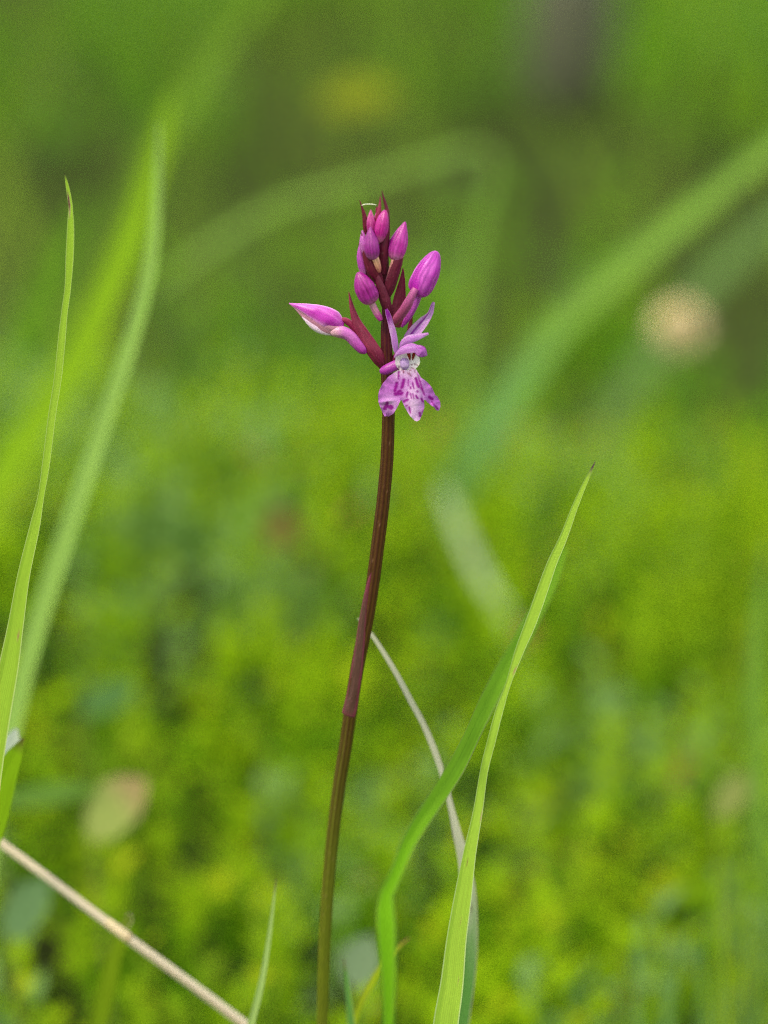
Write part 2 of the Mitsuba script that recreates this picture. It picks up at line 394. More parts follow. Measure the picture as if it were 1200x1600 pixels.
blade('grass_leaf_005', [(550, 1610, 12), (547, 1583, 10), (542, 1533, 7.5), (537.5, 1498, 1.5)],
      0.014, 0.014, 'tiny blue-green blade tip just right of the orchid stem', m=13, n=60, fold=0.4,
      tint=blade_tint((0.12, 0.30, 0.06), edge=(0.35, 0.45, 0.28), tip=(0.20, 0.13, 0.09), tip_len=0.07, seed=12))

blade('grass_leaf_006', [(549, 1615, 9), (557, 1583, 10), (573, 1547, 11), (593, 1513, 9), (611, 1490, 7), (624, 1476, 7), (639, 1465, 2)],
      0.016, 0.022, 'short curved olive blade with reddish brown tip crossing behind the soft green blade', m=13, n=60, fold=0.4,
      tint=blade_tint((0.34, 0.44, 0.020), tip=(0.34, 0.13, 0.09), tip_len=0.16, seed=13))

blade('grass_leaf_007', [(150, 1640, 32), (154, 1600, 30), (169, 1531, 27), (184, 1475, 20), (194, 1450, 12), (204, 1428, 2)],
      0.075, 0.065, 'blurred olive green blade ending behind the pale straw', m=11, n=50, fold=0.3,
      tint=blade_tint((0.22, 0.34, 0.012), tip=(0.33, 0.30, 0.10), tip_len=0.12, seed=14))

blade('grass_leaf_008', [(-40, 1370, 46), (-22, 1310, 48), (-4, 1250, 46), (12, 1200, 36), (26, 1172, 20), (37, 1153, 3)],
      0.020, 0.012, 'broad bright green leaf end at the left frame edge above the straw', m=15, n=60, fold=0.2,
      tint=blade_tint((0.24, 0.44, 0.012), tip=(0.10, 0.06, 0.03), tip_len=0.02, seed=15))

blade('grass_leaf_009', [(-40, 1290, 44), (-14, 1228, 48), (7, 1188, 40), (18, 1163, 34), (25, 1138, 5)],
      0.036, 0.028, 'whitish leaf peeking out above the broad green leaf end', m=15, n=60, fold=0.2,
      tint=blade_tint((0.62, 0.70, 0.60), seed=16))

# soft blades farther back
SOFT = 'blurred blades of grass behind the orchid'
blade('grass_leaf_010', [(-5, 1230, 31), (20, 1120, 31), (45, 1020, 30), (72, 930, 30), (102, 840, 29), (132, 750, 28), (162, 660, 25), (192, 570, 25), (218, 485, 22), (235, 410, 20), (243, 340, 15), (247, 260, 10), (249, 190, 3)],
      0.125, 0.150, 'long pale green blurred blade curving up behind the tall slender left blade', m=11, n=80, fold=0.3,
      tint=blade_tint((0.31, 0.52, 0.11), seed=17))
blade('grass_leaf_011', [(-110, 980, 52), (-60, 870, 54), (-5, 760, 54), (50, 670, 54), (102, 590, 53), (148, 500, 50), (190, 405, 44), (228, 300, 32), (258, 190, 15), (268, 140, 3)],
      0.40, 0.42, 'widest bright yellow-green blurred blade at the left', m=11, n=70, fold=0.3,
      tint=blade_tint((0.28, 0.50, 0.020), seed=18))
blade('grass_leaf_012', [(60, 700, 36), (130, 500, 40), (200, 330, 43), (260, 190, 43), (320, 100, 40), (380, 20, 35), (440, -50, 22), (490, -110, 4)],
      0.80, 0.85, 'dim blurred blade leaning to the top edge above the widest bright blade', m=9, n=50, fold=0.3,
      tint=blade_tint((0.16, 0.30, 0.030), seed=19))
blade('grass_leaf_013', [(706, 760, 13), (712, 680, 14), (722, 560, 14), (737, 430, 13), (752, 345, 12), (768, 290, 12), (773, 258, 12), (762, 238, 12), (738, 232, 12), (705, 239, 15), (660, 254, 15), (560, 284, 16), (450, 315, 17), (380, 350, 16), (300, 405, 14), (235, 458, 5)],
      0.74, 0.64, 'tall blurred blade snapped over near its top, its end drooping left behind the flower spike', m=9, n=120, fold=0.2,
      tint=blade_tint((0.29, 0.48, 0.09), seed=20))
blade('grass_leaf_014', [(700, 800, 41), (722, 750, 43), (752, 695, 46), (785, 632, 48), (822, 575, 48), (868, 512, 48), (930, 450, 47), (1000, 392, 46), (1100, 312, 41), (1200, 235, 34), (1330, 150, 20), (1420, 110, 4)],
      0.64, 0.50, 'broad blurred blade arching up to the right edge behind the orchid', m=11, n=80, fold=0.3,
      tint=blade_tint((0.30, 0.52, 0.085), base=(0.24, 0.50, 0.16), seed=21))
blade('grass_leaf_015', [(900, 760, 40), (925, 690, 42), (968, 625, 42), (1040, 520, 42), (1120, 425, 40), (1210, 345, 35), (1330, 270, 14)],
      0.92, 0.88, 'dim grey-green blurred blade below the broad arching one at the right', m=9, n=50, fold=0.3,
      tint=blade_tint((0.20, 0.34, 0.10), seed=22))
blade('grass_leaf_016', [(792, 965, 19), (768, 925, 21), (745, 885, 22), (722, 835, 21), (702, 785, 17), (690, 755, 5)],
      0.49, 0.52, 'short pale grey-green blurred blade leaning left, right of the middle of the orchid stem', m=9, n=40, fold=0.2,
      tint=blade_tint((0.40, 0.54, 0.30), seed=23))
blade('grass_leaf_017', [(-40, 800, 49), (0, 640, 52), (45, 520, 52), (90, 410, 42), (130, 330, 21), (150, 290, 4)],
      0.70, 0.72, 'dim dark green blurred blade behind the tall slender left blade', m=9, n=40, fold=0.3,
      tint=blade_tint((0.13, 0.29, 0.020), seed=24))
blade('grass_leaf_018', [(1190, 1330, 26), (1184, 1230, 28), (1180, 1120, 28), (1182, 1010, 24), (1192, 900, 14), (1200, 830, 3)],
      0.26, 0.28, 'upright blurred blade along the right frame edge', m=9, n=40, fold=0.3,
      tint=blade_tint((0.16, 0.32, 0.045), seed=25))

# ------------------------------------------------------------------ dry straw lying across the lower left corner
straw_pts = [at(-330, 1085, 0.040), at(-150, 1212, 0.036), at(0, 1317, 0.032), at(100, 1391, 0.029), at(195, 1462.5, 0.027), at(290, 1532, 0.026), at(379, 1599, 0.026), at(560, 1740, 0.024), at(800, 1935, 0.02)]


def straw_tint(S, A, V):
    c = lerp((0.50, 0.44, 0.32), (0.58, 0.53, 0.40), speck(np.stack([S * 8, A * 3, S * 0], -1), 1, 3))
    f = 0.5 + 0.5 * np.sin(A * 9 + 2 * np.sin(S * 7))
    c = c * (0.94 + 0.08 * f)[:, None]
    return lerp(c, (0.46, 0.34, 0.26), 0.5 * step(0.5, 0.72, meshkit.fbm(np.stack([np.cos(A) * 4 + 9, np.sin(A) * 4, S * 5], -1), 3, 12)))


node = 0.468
put('straw_stem__stalk', tube(straw_pts, [0.85 * MM, 0.88 * MM, 0.92 * MM, 0.94 * MM, 0.97 * MM, 0.99 * MM, 1.02 * MM, 1.06 * MM, 1.06 * MM], 400, 28, lambda S, A: 1 + 0.018 * np.cos(A * 11), tint=straw_tint), 'straw_matter')
put('straw_stem__sheath', tube([at(165, 1439.5, 0.0275), at(180, 1450.5, 0.0272), at(199, 1464.5, 0.0268), at(203, 1467, 0.0268)], [0.98 * MM, 1.04 * MM, 1.10 * MM, 0.96 * MM], 30, 28, lambda S, A: 1 + 0.02 * np.cos(A * 9), tint=lambda S, A, V: lerp((0.62, 0.52, 0.33), (0.42, 0.30, 0.16), step(0.8, 1.0, S))), 'straw_matter')
put('straw_stem__sheath_fibre', tube([at(196, 1457, 0.0262), at(203, 1446, 0.0255), at(207, 1435, 0.0252), at(203, 1428, 0.025), at(197, 1431, 0.025)], np.array([0.10, 0.08, 0.07, 0.06, 0.04]) * MM, 30, 8, tint=lambda S, A, V: np.tile((0.45, 0.40, 0.27), (len(V), 1))), 'straw_matter')
tag('straw_stem', 'cream dry straw slanting down across the lower left corner', 'straw')

# ------------------------------------------------------------------ ORCHID
BR_D, BR_M = rgb(92, 16, 42), rgb(118, 26, 58)
stem_px = [(495, 1900, 17), (498, 1750, 18), (503.5, 1600, 18.5), (507.5, 1467, 19.5), (517, 1333, 20), (531, 1220, 20.5), (540, 1165, 20.5), (547, 1115, 20.5), (557, 1050, 20.5), (576.5, 950, 20.5), (590.5, 850, 20.5), (600, 770, 20), (605.5, 700, 19.5), (607, 640, 19), (605, 590, 18.5), (604, 550, 17.5), (603.5, 515, 16), (604, 480, 13.5), (602.5, 440, 12), (602, 400, 10), (600, 360, 7), (599, 330, 4)]
SP = [at(x, y, 0) for x, y, _ in stem_px]
SR = [w / 2 * K * FOCUS for *_, w in stem_px]
SP = [np.array([SP[0][0] - 0.001, 0, -0.01])] + SP
SR = [SR[0]] + SR


def stem_tint(S, A, V):
    z = (V[:, 2] - 0.17) / 0.13
    jag = 0.30 * (meshkit.fbm(np.stack([np.cos(A) * 3, np.sin(A) * 3, V[:, 2] * 40], -1), 3, 2) - 0.5)
    groove = 0.5 + 0.5 * np.cos(A * 9)
    olive, brown, purple = np.array([0.098, 0.125, 0.005]), np.array([0.072, 0.032, 0.004]), rgb(88, 24, 38)
    c = lerp(olive, brown, step(0.12, 0.62, z + jag))
    c = lerp(c, purple, step(0.93, 1.06, z + 0.4 * jag))
    c = lerp(c, c * np.array([0.60, 0.36, 0.8]), groove * step(0.0, 0.4, z + jag))
    c = c * (0.88 + 0.3 * speck(V * [1, 1, 0.25], 0.0003, 3))[:, None]
    return lerp(c, (0.26, 0.15, 0.09), 0.4 * step(0.86, 0.93, speck(V, 0.00028, 9)))


put('orchid__stem', tube(SP, SR, 620, 54, lambda S, A: 1 + 0.06 * np.cos(A * 9), tint=stem_tint), 'stem_matter')


def bract_tint(a, b, edge=None, seed=0, base=None):
    def f(S, Q, V):
        n1 = meshkit.fbm(np.stack([S * 5, Q * 3, S * 0 + seed], -1), 3, seed)
        c = lerp(a, b, np.clip(n1 * 1.6 - 0.3, 0, 1))
        c = c * (1 + 0.10 * np.sin(Q * 14 + 3 * n1))[:, None]
        c = c * (0.86 + 0.28 * speck(V, 0.00022, seed))[:, None]
        c = lerp(c, (0.36, 0.14, 0.19), 0.35 * step(0.84, 0.93, speck(V, 0.0002, seed + 5)))
        if base is not None:
            c = lerp(c, base, step(0.3, 0.05, S))
        return c if edge is None else lerp(c, edge, step(0.8, 0.98, np.abs(Q)))
    return f


n_bract = [0]


def bract(pts, hw, d, facing=(0, -1, 0), cup=-0.55, a=BR_D, b=BR_M, label=None, thick=0.25, edge=None, sub=za, width=0.12 / 4, wave=0.12):
    k = n_bract[0]
    n_bract[0] += 1
    d = np.broadcast_to(np.asarray(d, float), (len(pts),))
    P = [sub(x, y, q) for (x, y), q in zip(pts, d)]
    key = 'orchid__bract' + (f'_{k:03d}' if k else '')
    put(key, sheet(P, np.array(hw) * width * MM, facing, 60, 21, cup, thick=thick * MM, tint=bract_tint(a, b, edge, 20 + k), wave=wave, seed=k), 'bract_matter', label)


# the sheath leaf half way up the stem
leaf_px = [(542.5, 1119), (547.5, 1096), (554, 1060), (559, 1025), (563, 990), (567.5, 955), (573.5, 920), (580.5, 893)]
put('orchid__stem_leaf', sheet([at(x, y, q * MM) for (x, y), q in zip(leaf_px, (-1.15, -1.4, -1.45, -1.45, -1.4, -1.3, -1.2, -1.05))], np.array([11.5, 11, 9.6, 8.6, 7.2, 4.8, 3.2, 0.8]) * 0.12 * MM, (-0.35, -1, 0), 90, 21, cup=-0.5, thick=0.22 * MM, wave=0.25, seed=3,
    tint=lambda S, Q, V: lerp(bract_tint(rgb(78, 54, 46), rgb(94, 64, 58), None, 3)(S, Q, V), rgb(126, 40, 74), np.clip(step(0.55, 0.98, np.abs(Q)) + 0.5 * step(0.05, 0.0, S) + step(0.72, 0.95, S), 0, 1) * 0.7)), 'bract_matter', 'dull purple leaf clasping the middle of the stem')

bract([(686, 1185), (655, 1120), (610, 1055), (560, 975), (512, 890), (480, 795), (460, 703)], (26, 44, 46, 40, 29, 15, 2), (-0.6, -2.0, -2.6, -2.4, -2.0, -1.6, -1.2), (0.25, -1, 0.25), -0.5, rgb(112, 30, 60), rgb(138, 46, 76), 'broad spread bract below the opening bud at the left')
bract([(752, 925), (765, 840), (777, 760), (788, 680), (796, 610), (798, 553)], (30, 44, 40, 28, 14, 2), (1.0, 1.4, 1.7, 1.8, 1.7, 1.6), (0.1, -1, 0.1), -0.15, rgb(124, 36, 60), rgb(140, 52, 74))
bract([(704, 745), (728, 680), (756, 595), (782, 500), (802, 410), (815, 338)], (30, 42, 40, 30, 15, 2), (-0.5, -1.2, -1.6, -1.7, -1.6, -1.4), (0.55, -1, 0), -0.6, rgb(92, 24, 48), rgb(112, 36, 62))
bract([(672, 600), (678, 510), (684, 420), (694, 330), (704, 250), (700, 190), (682, 128), (668, 72)], (20, 29, 33, 27, 15, 12, 8, 1.5), (-1.2, -2.0, -2.2, -2.0, -1.6, -1.2, -0.9, -0.7), (0.2, -1, 0), -0.6, rgb(86, 18, 42), rgb(106, 26, 54), 'longest dark bract ending in the highest point of the spike')
bract([(638, 330), (642, 270), (648, 210), (654, 160), (656, 106)], (16, 20, 16, 9, 1.5), (-2.0, -2.1, -2.0, -1.6, -1.3), (0, -1, 0), -0.5, rgb(124, 26, 62), rgb(140, 36, 76))
bract([(578, 345), (566, 300), (558, 240), (545, 185), (528, 130)], (20, 20, 15, 8, 1.5), (-0.6, -1.0, -1.0, -0.9, -0.8), (-0.2, -1, 0), -0.5, rgb(96, 20, 46), rgb(116, 28, 56))
bract([(648, 660), (615, 595), (580, 520), (555, 430), (539, 333)], (30, 42, 34, 19, 2), (-1.4, -2.3, -2.7, -2.6, -2.2), (-0.35, -1, 0.1), -0.55, rgb(92, 22, 44), rgb(112, 32, 58))
bract([(610, 650), (575, 590), (548, 530), (530, 460), (522, 402)], (24, 26, 22, 11, 1.5), (0.3, -0.3, -0.4, -0.3, -0.2), (-0.5, -1, 0), -0.5, rgb(110, 26, 70), rgb(136, 40, 92))
bract([(712, 850), (688, 775), (660, 690), (645, 630), (636, 578)], (26, 34, 30, 18, 2), (-1.2, -2.1, -2.4, -2.3, -2.0), (-0.15, -1, 0.05), -0.5, rgb(88, 26, 48), rgb(104, 34, 60))
bract([(836, 990), (842, 930), (850, 880), (857, 828)], (14, 15, 10, 1.5), (2.4, 2.6, 2.6, 2.4), (0.1, -1, 0), -0.4, rgb(100, 26, 44), rgb(116, 34, 56))
bract([(640, 240), (636, 205), (633, 168)], (10, 9, 1.5), (-1.2, -1.3, -1.2), (0, -1, 0), -0.4, rgb(136, 26, 74), rgb(146, 36, 84))

# buds
MAG_D, MAG_M, MAG_L, CREAM = rgb(140, 16, 130), rgb(188, 32, 178), rgb(216, 90, 214), rgb(228, 190, 170)


def bud_tint(deep, main, light, seed, pale_base=0.0, streak=0.5, lobes=3, phase=0.0):
    def f(S, A, V):
        n1 = meshkit.fbm(np.stack([np.cos(A) * 1.6 + seed, np.sin(A) * 1.6, S * 2.2], -1), 3, seed)
        vein = 0.5 + 0.5 * np.sin(A * 15 + 11 * n1 + 0.8 * np.sin(S * 5)) * (0.4 + 1.2 * n1)
        c = lerp(main, light, np.clip((n1 - 0.42) * 2.4, 0, 1) * streak)
        c = lerp(c, deep, 0.5 * vein * step(0.0, 0.25, S) + 0.25 * step(0.75, 1, S))
        seam = np.abs(np.sin((A + phase) * lobes / 2 + 0.35 * S))
        c = lerp(c, deep * 0.8, 0.6 * step(0.09, 0.02, seam))
        if pale_base:
            c = lerp(c, CREAM, pale_base * step(0.30, 0.02, S + 0.12 * (n1 - 0.5)))
        return c * (0.92 + 0.16 * speck(V, 0.00018, seed))[:, None]
    return f


def bud_shape(lobes, phase, seed):
    def f(S, A):
        seam = np.abs(np.sin((A + phase) * lobes / 2 + 0.35 * S))
        wr = meshkit.fbm(np.stack([np.cos(A) * 7, np.sin(A) * 7, S * 2.4 + seed], -1), 3, seed + 2) - 0.5
        return 0.92 + 0.12 * np.sqrt(seam) + 0.06 * wr + 0.16 * (meshkit.noise(np.stack([np.cos(A) * 1.4, np.sin(A) * 1.4, S * 3 + seed], -1), seed) - 0.5)
    return f


n_bud = [0]


def bud(axis, d, hw, deep=MAG_D, main=MAG_M, light=MAG_L, flat=0.9, phase=0.3, label=None, pale_base=0.3, streak=0.55, ovary=None, spur=None, prof=None, lobes=3):
    """An egg-shaped closed bud along a slightly bent axis from its base to its tip; ovary and spur are tubes under it."""
    k = n_bud[0]
    n_bud[0] += 1
    key = 'orchid__bud' + (f'_{k:03d}' if k else '')
    d = np.broadcast_to(np.asarray(d, float), (len(axis),))
    P = np.array([za(x, y, q) for (x, y), q in zip(axis, d)])
    prof = prof or [(0, 0.30), (0.04, 0.55), (0.15, 0.86), (0.30, 1.0), (0.45, 0.98), (0.62, 0.80), (0.78, 0.54), (0.90, 0.30), (0.965, 0.17), (1, 0.06)]
    _, p, _, _ = curve(P, np.ones(len(P)), 41)
    q = np.array([[np.interp(s, np.linspace(0, 1, 41), p[:, c]) for c in range(3)] for s, _ in prof])
    r = [w * hw * 0.03 * MM for _, w in prof]
    put(key, tube(q, r, 90, 110, bud_shape(lobes, phase, k), flat=flat, tint=bud_tint(deep, main, light, 40 + k, pale_base, streak, lobes, phase)), 'bud_matter', label)
    for name, spec in (('ovary', ovary), ('spur', spur)):
        if spec:
            pts, rr, dd, (c0, c1) = spec
            dd = np.broadcast_to(np.asarray(dd, float), (len(pts),))
            t = lambda S, A, V, c0=c0, c1=c1, k=k: lerp(c0, c1, np.clip(S * 1.1 + 0.3 * (meshkit.fbm(np.stack([np.cos(A) * 2, np.sin(A) * 2, S * 4], -1), 2, k) - 0.5), 0, 1)) * (0.9 + 0.14 * np.sin(A * 6 + 3 * S) + 0.1 * speck(V, 0.0002, k))[:, None]
            put(key + '__' + name, tube([za(x, y, z) for (x, y), z in zip(pts, dd)], np.array(rr) * 0.03 * MM, 50, 28, lambda S, A: 1 + 0.05 * np.cos(3 * A + 4 * S), tint=t), 'bud_matter')


PINK, LILAC = rgb(176, 64, 150), rgb(190, 110, 200)
# right-hand bud on its stalk
bud([(884, 722), (925, 640), (968, 545), (1010, 450)], (-1.2, -1.6, -1.4, -1.0), 79, rgb(130, 16, 140), rgb(186, 38, 186), rgb(224, 116, 224), label='largest plump closed bud, standing out to the right', streak=0.8, phase=0.9, pale_base=0.0,
    prof=[(0, 0.28), (0.03, 0.55), (0.12, 0.88), (0.28, 1.0), (0.45, 0.99), (0.65, 0.86), (0.82, 0.62), (0.92, 0.42), (0.975, 0.25), (1, 0.08)],
    ovary=([(738, 905), (770, 862), (815, 800), (850, 735), (878, 685)], (20, 31, 31, 25, 20), (-1.2, -2.4, -3.4, -3.8, -3.6), (rgb(140, 52, 72), rgb(176, 84, 150))),
    spur=([(895, 720), (875, 780), (835, 855), (790, 925)], (24, 24, 22, 6), (-0.4, 0.0, 0.3, 0.4), (rgb(184, 90, 190), rgb(160, 50, 160))))
# middle left bud
bud([(604, 772), (578, 715), (548, 650), (518, 580)], (-2.0, -2.6, -2.8, -2.6), 64, rgb(118, 16, 100), rgb(162, 30, 146), rgb(188, 66, 180), label='rounded closed bud left of the stem at mid spike', phase=1.9, pale_base=0.25,
    prof=[(0, 0.26), (0.04, 0.56), (0.14, 0.86), (0.30, 1.0), (0.48, 1.0), (0.66, 0.86), (0.82, 0.62), (0.93, 0.38), (0.98, 0.22), (1, 0.07)],
    spur=([(600, 765), (616, 800), (640, 845), (662, 884)], (20, 22, 21, 13), (-2.2, -2.2, -2.2, -2.4), (rgb(206, 160, 170), rgb(164, 40, 140))))
# right upper bud
bud([(754, 508), (764, 430), (786, 350), (813, 266)], (-0.9, -1.0, -0.9, -0.6), 58, rgb(134, 14, 116), rgb(180, 30, 158), rgb(212, 100, 202), label='closed bud with a dark bract, right of the spike top', phase=2.6, streak=0.7,
    ovary=([(696, 640), (715, 585), (738, 520), (750, 488)], (9, 13, 16, 18), (-0.6, -0.9, -1.1, -1.0), (rgb(190, 90, 120), rgb(216, 160, 150))))
# centre left bud
bud([(612, 500), (606, 440), (600, 375), (596, 297)], (-3.0, -3.4, -3.3, -2.9), 47, rgb(112, 22, 104), rgb(152, 38, 146), rgb(186, 90, 184), phase=0.2, pale_base=0.15,
    ovary=([(652, 580), (642, 545), (630, 505), (618, 478)], (10, 19, 21, 22), (-2.3, -2.6, -2.9, -3.0), (rgb(206, 120, 110), rgb(230, 186, 150))))
bud([(568, 470), (558, 420), (550, 370), (545, 318)], (-1.6, -1.9, -1.9, -1.6), 30, rgb(150, 60, 150), rgb(186, 90, 186), rgb(214, 140, 210), phase=1.2)
bud([(556, 600), (540, 535), (530, 470), (530, 400)], (-0.6, -0.8, -0.8, -0.6), 24, rgb(150, 50, 150), rgb(178, 74, 180), rgb(206, 120, 206), phase=0.7)
bud([(606, 345), (602, 300), (598, 250), (598, 190)], (-1.6, -1.9, -1.9, -1.6), 30, rgb(140, 20, 92), rgb(178, 40, 140), rgb(214, 120, 176), phase=1.5, streak=0.9)
bud([(650, 395), (660, 330), (672, 265), (686, 192)], (-2.4, -2.7, -2.6, -2.2), 41, rgb(140, 12, 96), rgb(184, 26, 148), rgb(212, 84, 190), phase=2.2, streak=0.8,
    prof=[(0, 0.2), (0.05, 0.45), (0.2, 0.8), (0.38, 1.0), (0.55, 0.98), (0.72, 0.84), (0.86, 0.60), (0.94, 0.40), (0.98, 0.25), (1, 0.08)])
bud([(632, 300), (630, 270), (631, 240), (632, 208)], (-1.2, -1.3, -1.3, -1.2), 18, rgb(160, 40, 120), rgb(190, 60, 150), rgb(210, 110, 180), phase=0.5)

# the opening bud at the left: upper sepal, lower petal, body, spur, ovary
n_ob = 'orchid__opening_bud'


def petal_tint(main, light, deep, seed=0, vein=0.35, nv=7, edge=None, core=None, tips=None):
    def f(S, Q, V):
        n1 = meshkit.fbm(np.stack([S * 3, Q * 2.2, S * 0 + seed], -1), 3, seed)
        c = lerp(main, light, np.clip((n1 - 0.4) * 2.2, 0, 1))
        c = lerp(c, deep, vein * (0.5 + 0.5 * np.sin(Q * nv * np.pi + 2.5 * n1)))
        if core is not None:
            c = lerp(c, core, step(0.42, 0.05, np.abs(Q + 0.12) + 0.25 * (n1 - 0.5)))
        if tips is not None:
            c = lerp(c, tips, step(0.62, 0.86, S + 0.3 * (n1 - 0.5)))
        if edge is not None:
            c = lerp(c, edge, step(0.72, 0.97, np.abs(Q)))
        return c * (0.94 + 0.12 * speck(V, 0.00018, seed))[:, None]
    return f


def petal(key, pts, hw, d, sub, unit, facing, cup, tint, wave=0.1, label=None, n=60, m=25, fold=0.0, fold_at=0.0, roll=None, thick=0.0, seed=0):
    d = np.broadcast_to(np.asarray(d, float), (len(pts),))
    put(key, sheet([sub(x, y, q) for (x, y), q in zip(pts, d)], np.array(hw) * unit * MM, facing, n, m, cup, fold, fold_at, thick=thick * MM, wave=wave, tint=tint, roll=roll, seed=seed), 'bud_matter' if thick else 'petal_matter', label)


UA, UF = 0.03, 0.1312 * 0.12
put(n_ob + '__body', tube([za(*p) for p in ((425, 925, -1.4), (380, 928, -1.6), (310, 902, -1.7), (230, 862, -1.5), (150, 810, -1.2), (88, 776, -1.0))], np.array([26, 50, 62, 50, 22, 3]) * UA * MM, 70, 44, bud_shape(3, 0.4, 3), flat=0.8,
    tint=bud_tint(rgb(196, 120, 156), rgb(206, 146, 176), rgb(226, 190, 216), 71, 0.1, 0.8)), 'bud_matter')
petal(n_ob + '__upper_sepal', [(425, 918), (385, 888), (320, 852), (245, 822), (160, 795), (86, 776)], (34, 66, 64, 50, 25, 3), (-1.9, -2.9, -3.4, -3.1, -2.3, -1.2), za, UA, (0.05, -1, 0.42), -0.55,
      petal_tint(rgb(190, 48, 184), rgb(222, 126, 220), rgb(168, 34, 164), 5, 0.3, 6, edge=rgb(228, 150, 226)), 0.12, 'magenta pointed upper sepal of the opening bud', thick=0.18)
petal(n_ob + '__lower_petal', [(390, 972), (320, 965), (262, 945), (210, 905), (168, 862)], (8, 17, 19, 14, 3), (-1.9, -2.6, -2.8, -2.6, -2.1), za, UA, (-0.1, -1, -0.35), -0.4,
      petal_tint(rgb(222, 196, 226), rgb(240, 228, 242), rgb(206, 164, 206), 6, 0.25, 5), 0.1, 'white lower petal under the opening bud', thick=0.14)
put(n_ob + '__spur', tube([za(*p) for p in ((350, 958, -2.0), (410, 955, -2.2), (455, 972, -2.3), (505, 1024, -2.5), (545, 1068, -2.7), (566, 1088, -2.7))], np.array([26, 40, 38, 34, 27, 8]) * UA * MM, 60, 32, lambda S, A: 1 + 0.03 * np.cos(2 * A + 3 * S),
    tint=lambda S, A, V: lerp(lerp(rgb(218, 168, 190), rgb(200, 108, 198), step(0.05, 0.35, S)), rgb(168, 50, 164), step(0.35, 0.95, S + 0.2 * (speck(V, 0.001, 4) - 0.5))) * (0.93 + 0.1 * np.sin(A * 7 + 2 * S))[:, None]), 'bud_matter')
put(n_ob + '__ovary', tube([za(*p) for p in ((400, 885, -1.6), (440, 884, -1.2), (480, 912, -0.9), (540, 990, -0.5), (600, 1060, -0.2), (670, 1140, 0.0))], np.array([14, 19, 22, 28, 30, 30]) * UA * MM, 50, 26, lambda S, A: 1 + 0.06 * np.cos(3 * A + 5 * S),
    tint=lambda S, A, V: lerp(rgb(150, 44, 84), rgb(126, 34, 62), S) * (0.85 + 0.3 * speck(V, 0.00025, 6))[:, None]), 'bract_matter')

# ------------------------------------------------------------------ the open flower
FL = 'orchid__flower'
LI, LI_L, LI_D, MGN = rgb(206, 150, 224), rgb(226, 190, 238), rgb(180, 104, 206), rgb(150, 30, 158)
petal(FL + '__sepal', [(392, 715), (372, 640), (358, 545), (338, 440), (312, 345), (284, 250), (256, 176)], (22, 36, 40, 40, 34, 31, 16), (-2.6, -3.0, -3.2, -3.1, -3.0, -3.2, -3.4), zf, UF, (0.3, -1, 0.1), -0.35,
      petal_tint(rgb(200, 138, 220), LI_L, LI_D, 11, 0.3, 4, tips=rgb(164, 50, 184), edge=rgb(214, 160, 230)), 0.15, 'lilac strap-shaped sepal standing up on the left of the flower')
petal(FL + '__sepal_001', [(500, 560), (545, 490), (620, 400), (700, 305), (762, 222), (786, 150), (812, 86)], (44, 72, 74, 62, 44, 38, 26), (-1.6, -2.0, -2.4, -2.6, -2.6, -2.8, -3.0), zf, UF, (0.15, -1, 0.1), 0.1,
      petal_tint(rgb(204, 146, 222), LI_L, LI_D, 12, 0.3, 4, core=rgb(148, 52, 172)), 0.15, 'lilac sepal with a purple middle stripe rising to the right', fold=0.5, fold_at=0.1, roll=(0, 0, 0, 10, 30, 40))
petal(FL + '__sepal_002', [(432, 640), (462, 575), (530, 530), (610, 510), (690, 486), (758, 466)], (20, 46, 52, 42, 26, 13), (-3.4, -4.2, -4.6, -4.4, -4.2, -4.2), zf, UF, (-0.1, -1, 0.35), -0.5,
      petal_tint(rgb(200, 132, 220), LI_L, LI_D, 13, 0.25, 4), 0.12)
petal(FL + '__hood', [(348, 752), (385, 702), (440, 660), (510, 634), (590, 628), (660, 646)], (8, 30, 50, 60, 62, 40), (-4.6, -5.4, -6.0, -6.3, -6.1, -5.4), zf, UF, (0, -1, 0.7), -0.45,
      petal_tint(rgb(204, 136, 222), LI_L, LI_D, 14, 0.25, 4, edge=rgb(216, 150, 226)), 0.1, 'arched lilac hood over the white throat')
petal(FL + '__petal', [(585, 628), (630, 650), (680, 684), (722, 714), (742, 728)], (26, 58, 68, 46, 8), (-5.4, -6.3, -6.4, -5.9, -5.5), zf, UF, (0.15, -1, 0.15), -0.35,
      petal_tint(rgb(190, 104, 208), rgb(214, 160, 230), rgb(150, 50, 164), 15, 0.3, 4, edge=rgb(170, 60, 176)), 0.1)
put(FL + '__spur', tube([zf(*p) for p in ((440, 830, -2.6), (370, 845, -2.8), (300, 876, -2.9), (235, 905, -2.9), (196, 920, -2.8), (180, 926, -2.7))], np.array([50, 62, 62, 55, 36, 8]) * UF * MM, 60, 36,
    tint=lambda S, A, V: lerp(rgb(184, 80, 186), rgb(160, 44, 160), np.clip(S + 0.5 * (meshkit.fbm(V / 0.0008, 3, 3) - 0.5), 0, 1)) * (0.92 + 0.1 * np.sin(A * 9))[:, None]), 'bud_matter', 'magenta rounded spur behind the flower')
put(FL + '__ovary', tube([zf(*p) for p in ((470, 640, -2.4), (430, 690, -1.2), (370, 760, 0.2), (300, 830, 0.6))], np.array([50, 52, 50, 46]) * UF * MM, 40, 26, tint=lambda S, A, V: lerp(rgb(150, 60, 110), rgb(110, 30, 56), S) * np.ones((len(V), 1))), 'bract_matter')

# throat: a small white bowl that opens to the front
WHITE, THROAT = rgb(236, 230, 236), rgb(226, 222, 222)


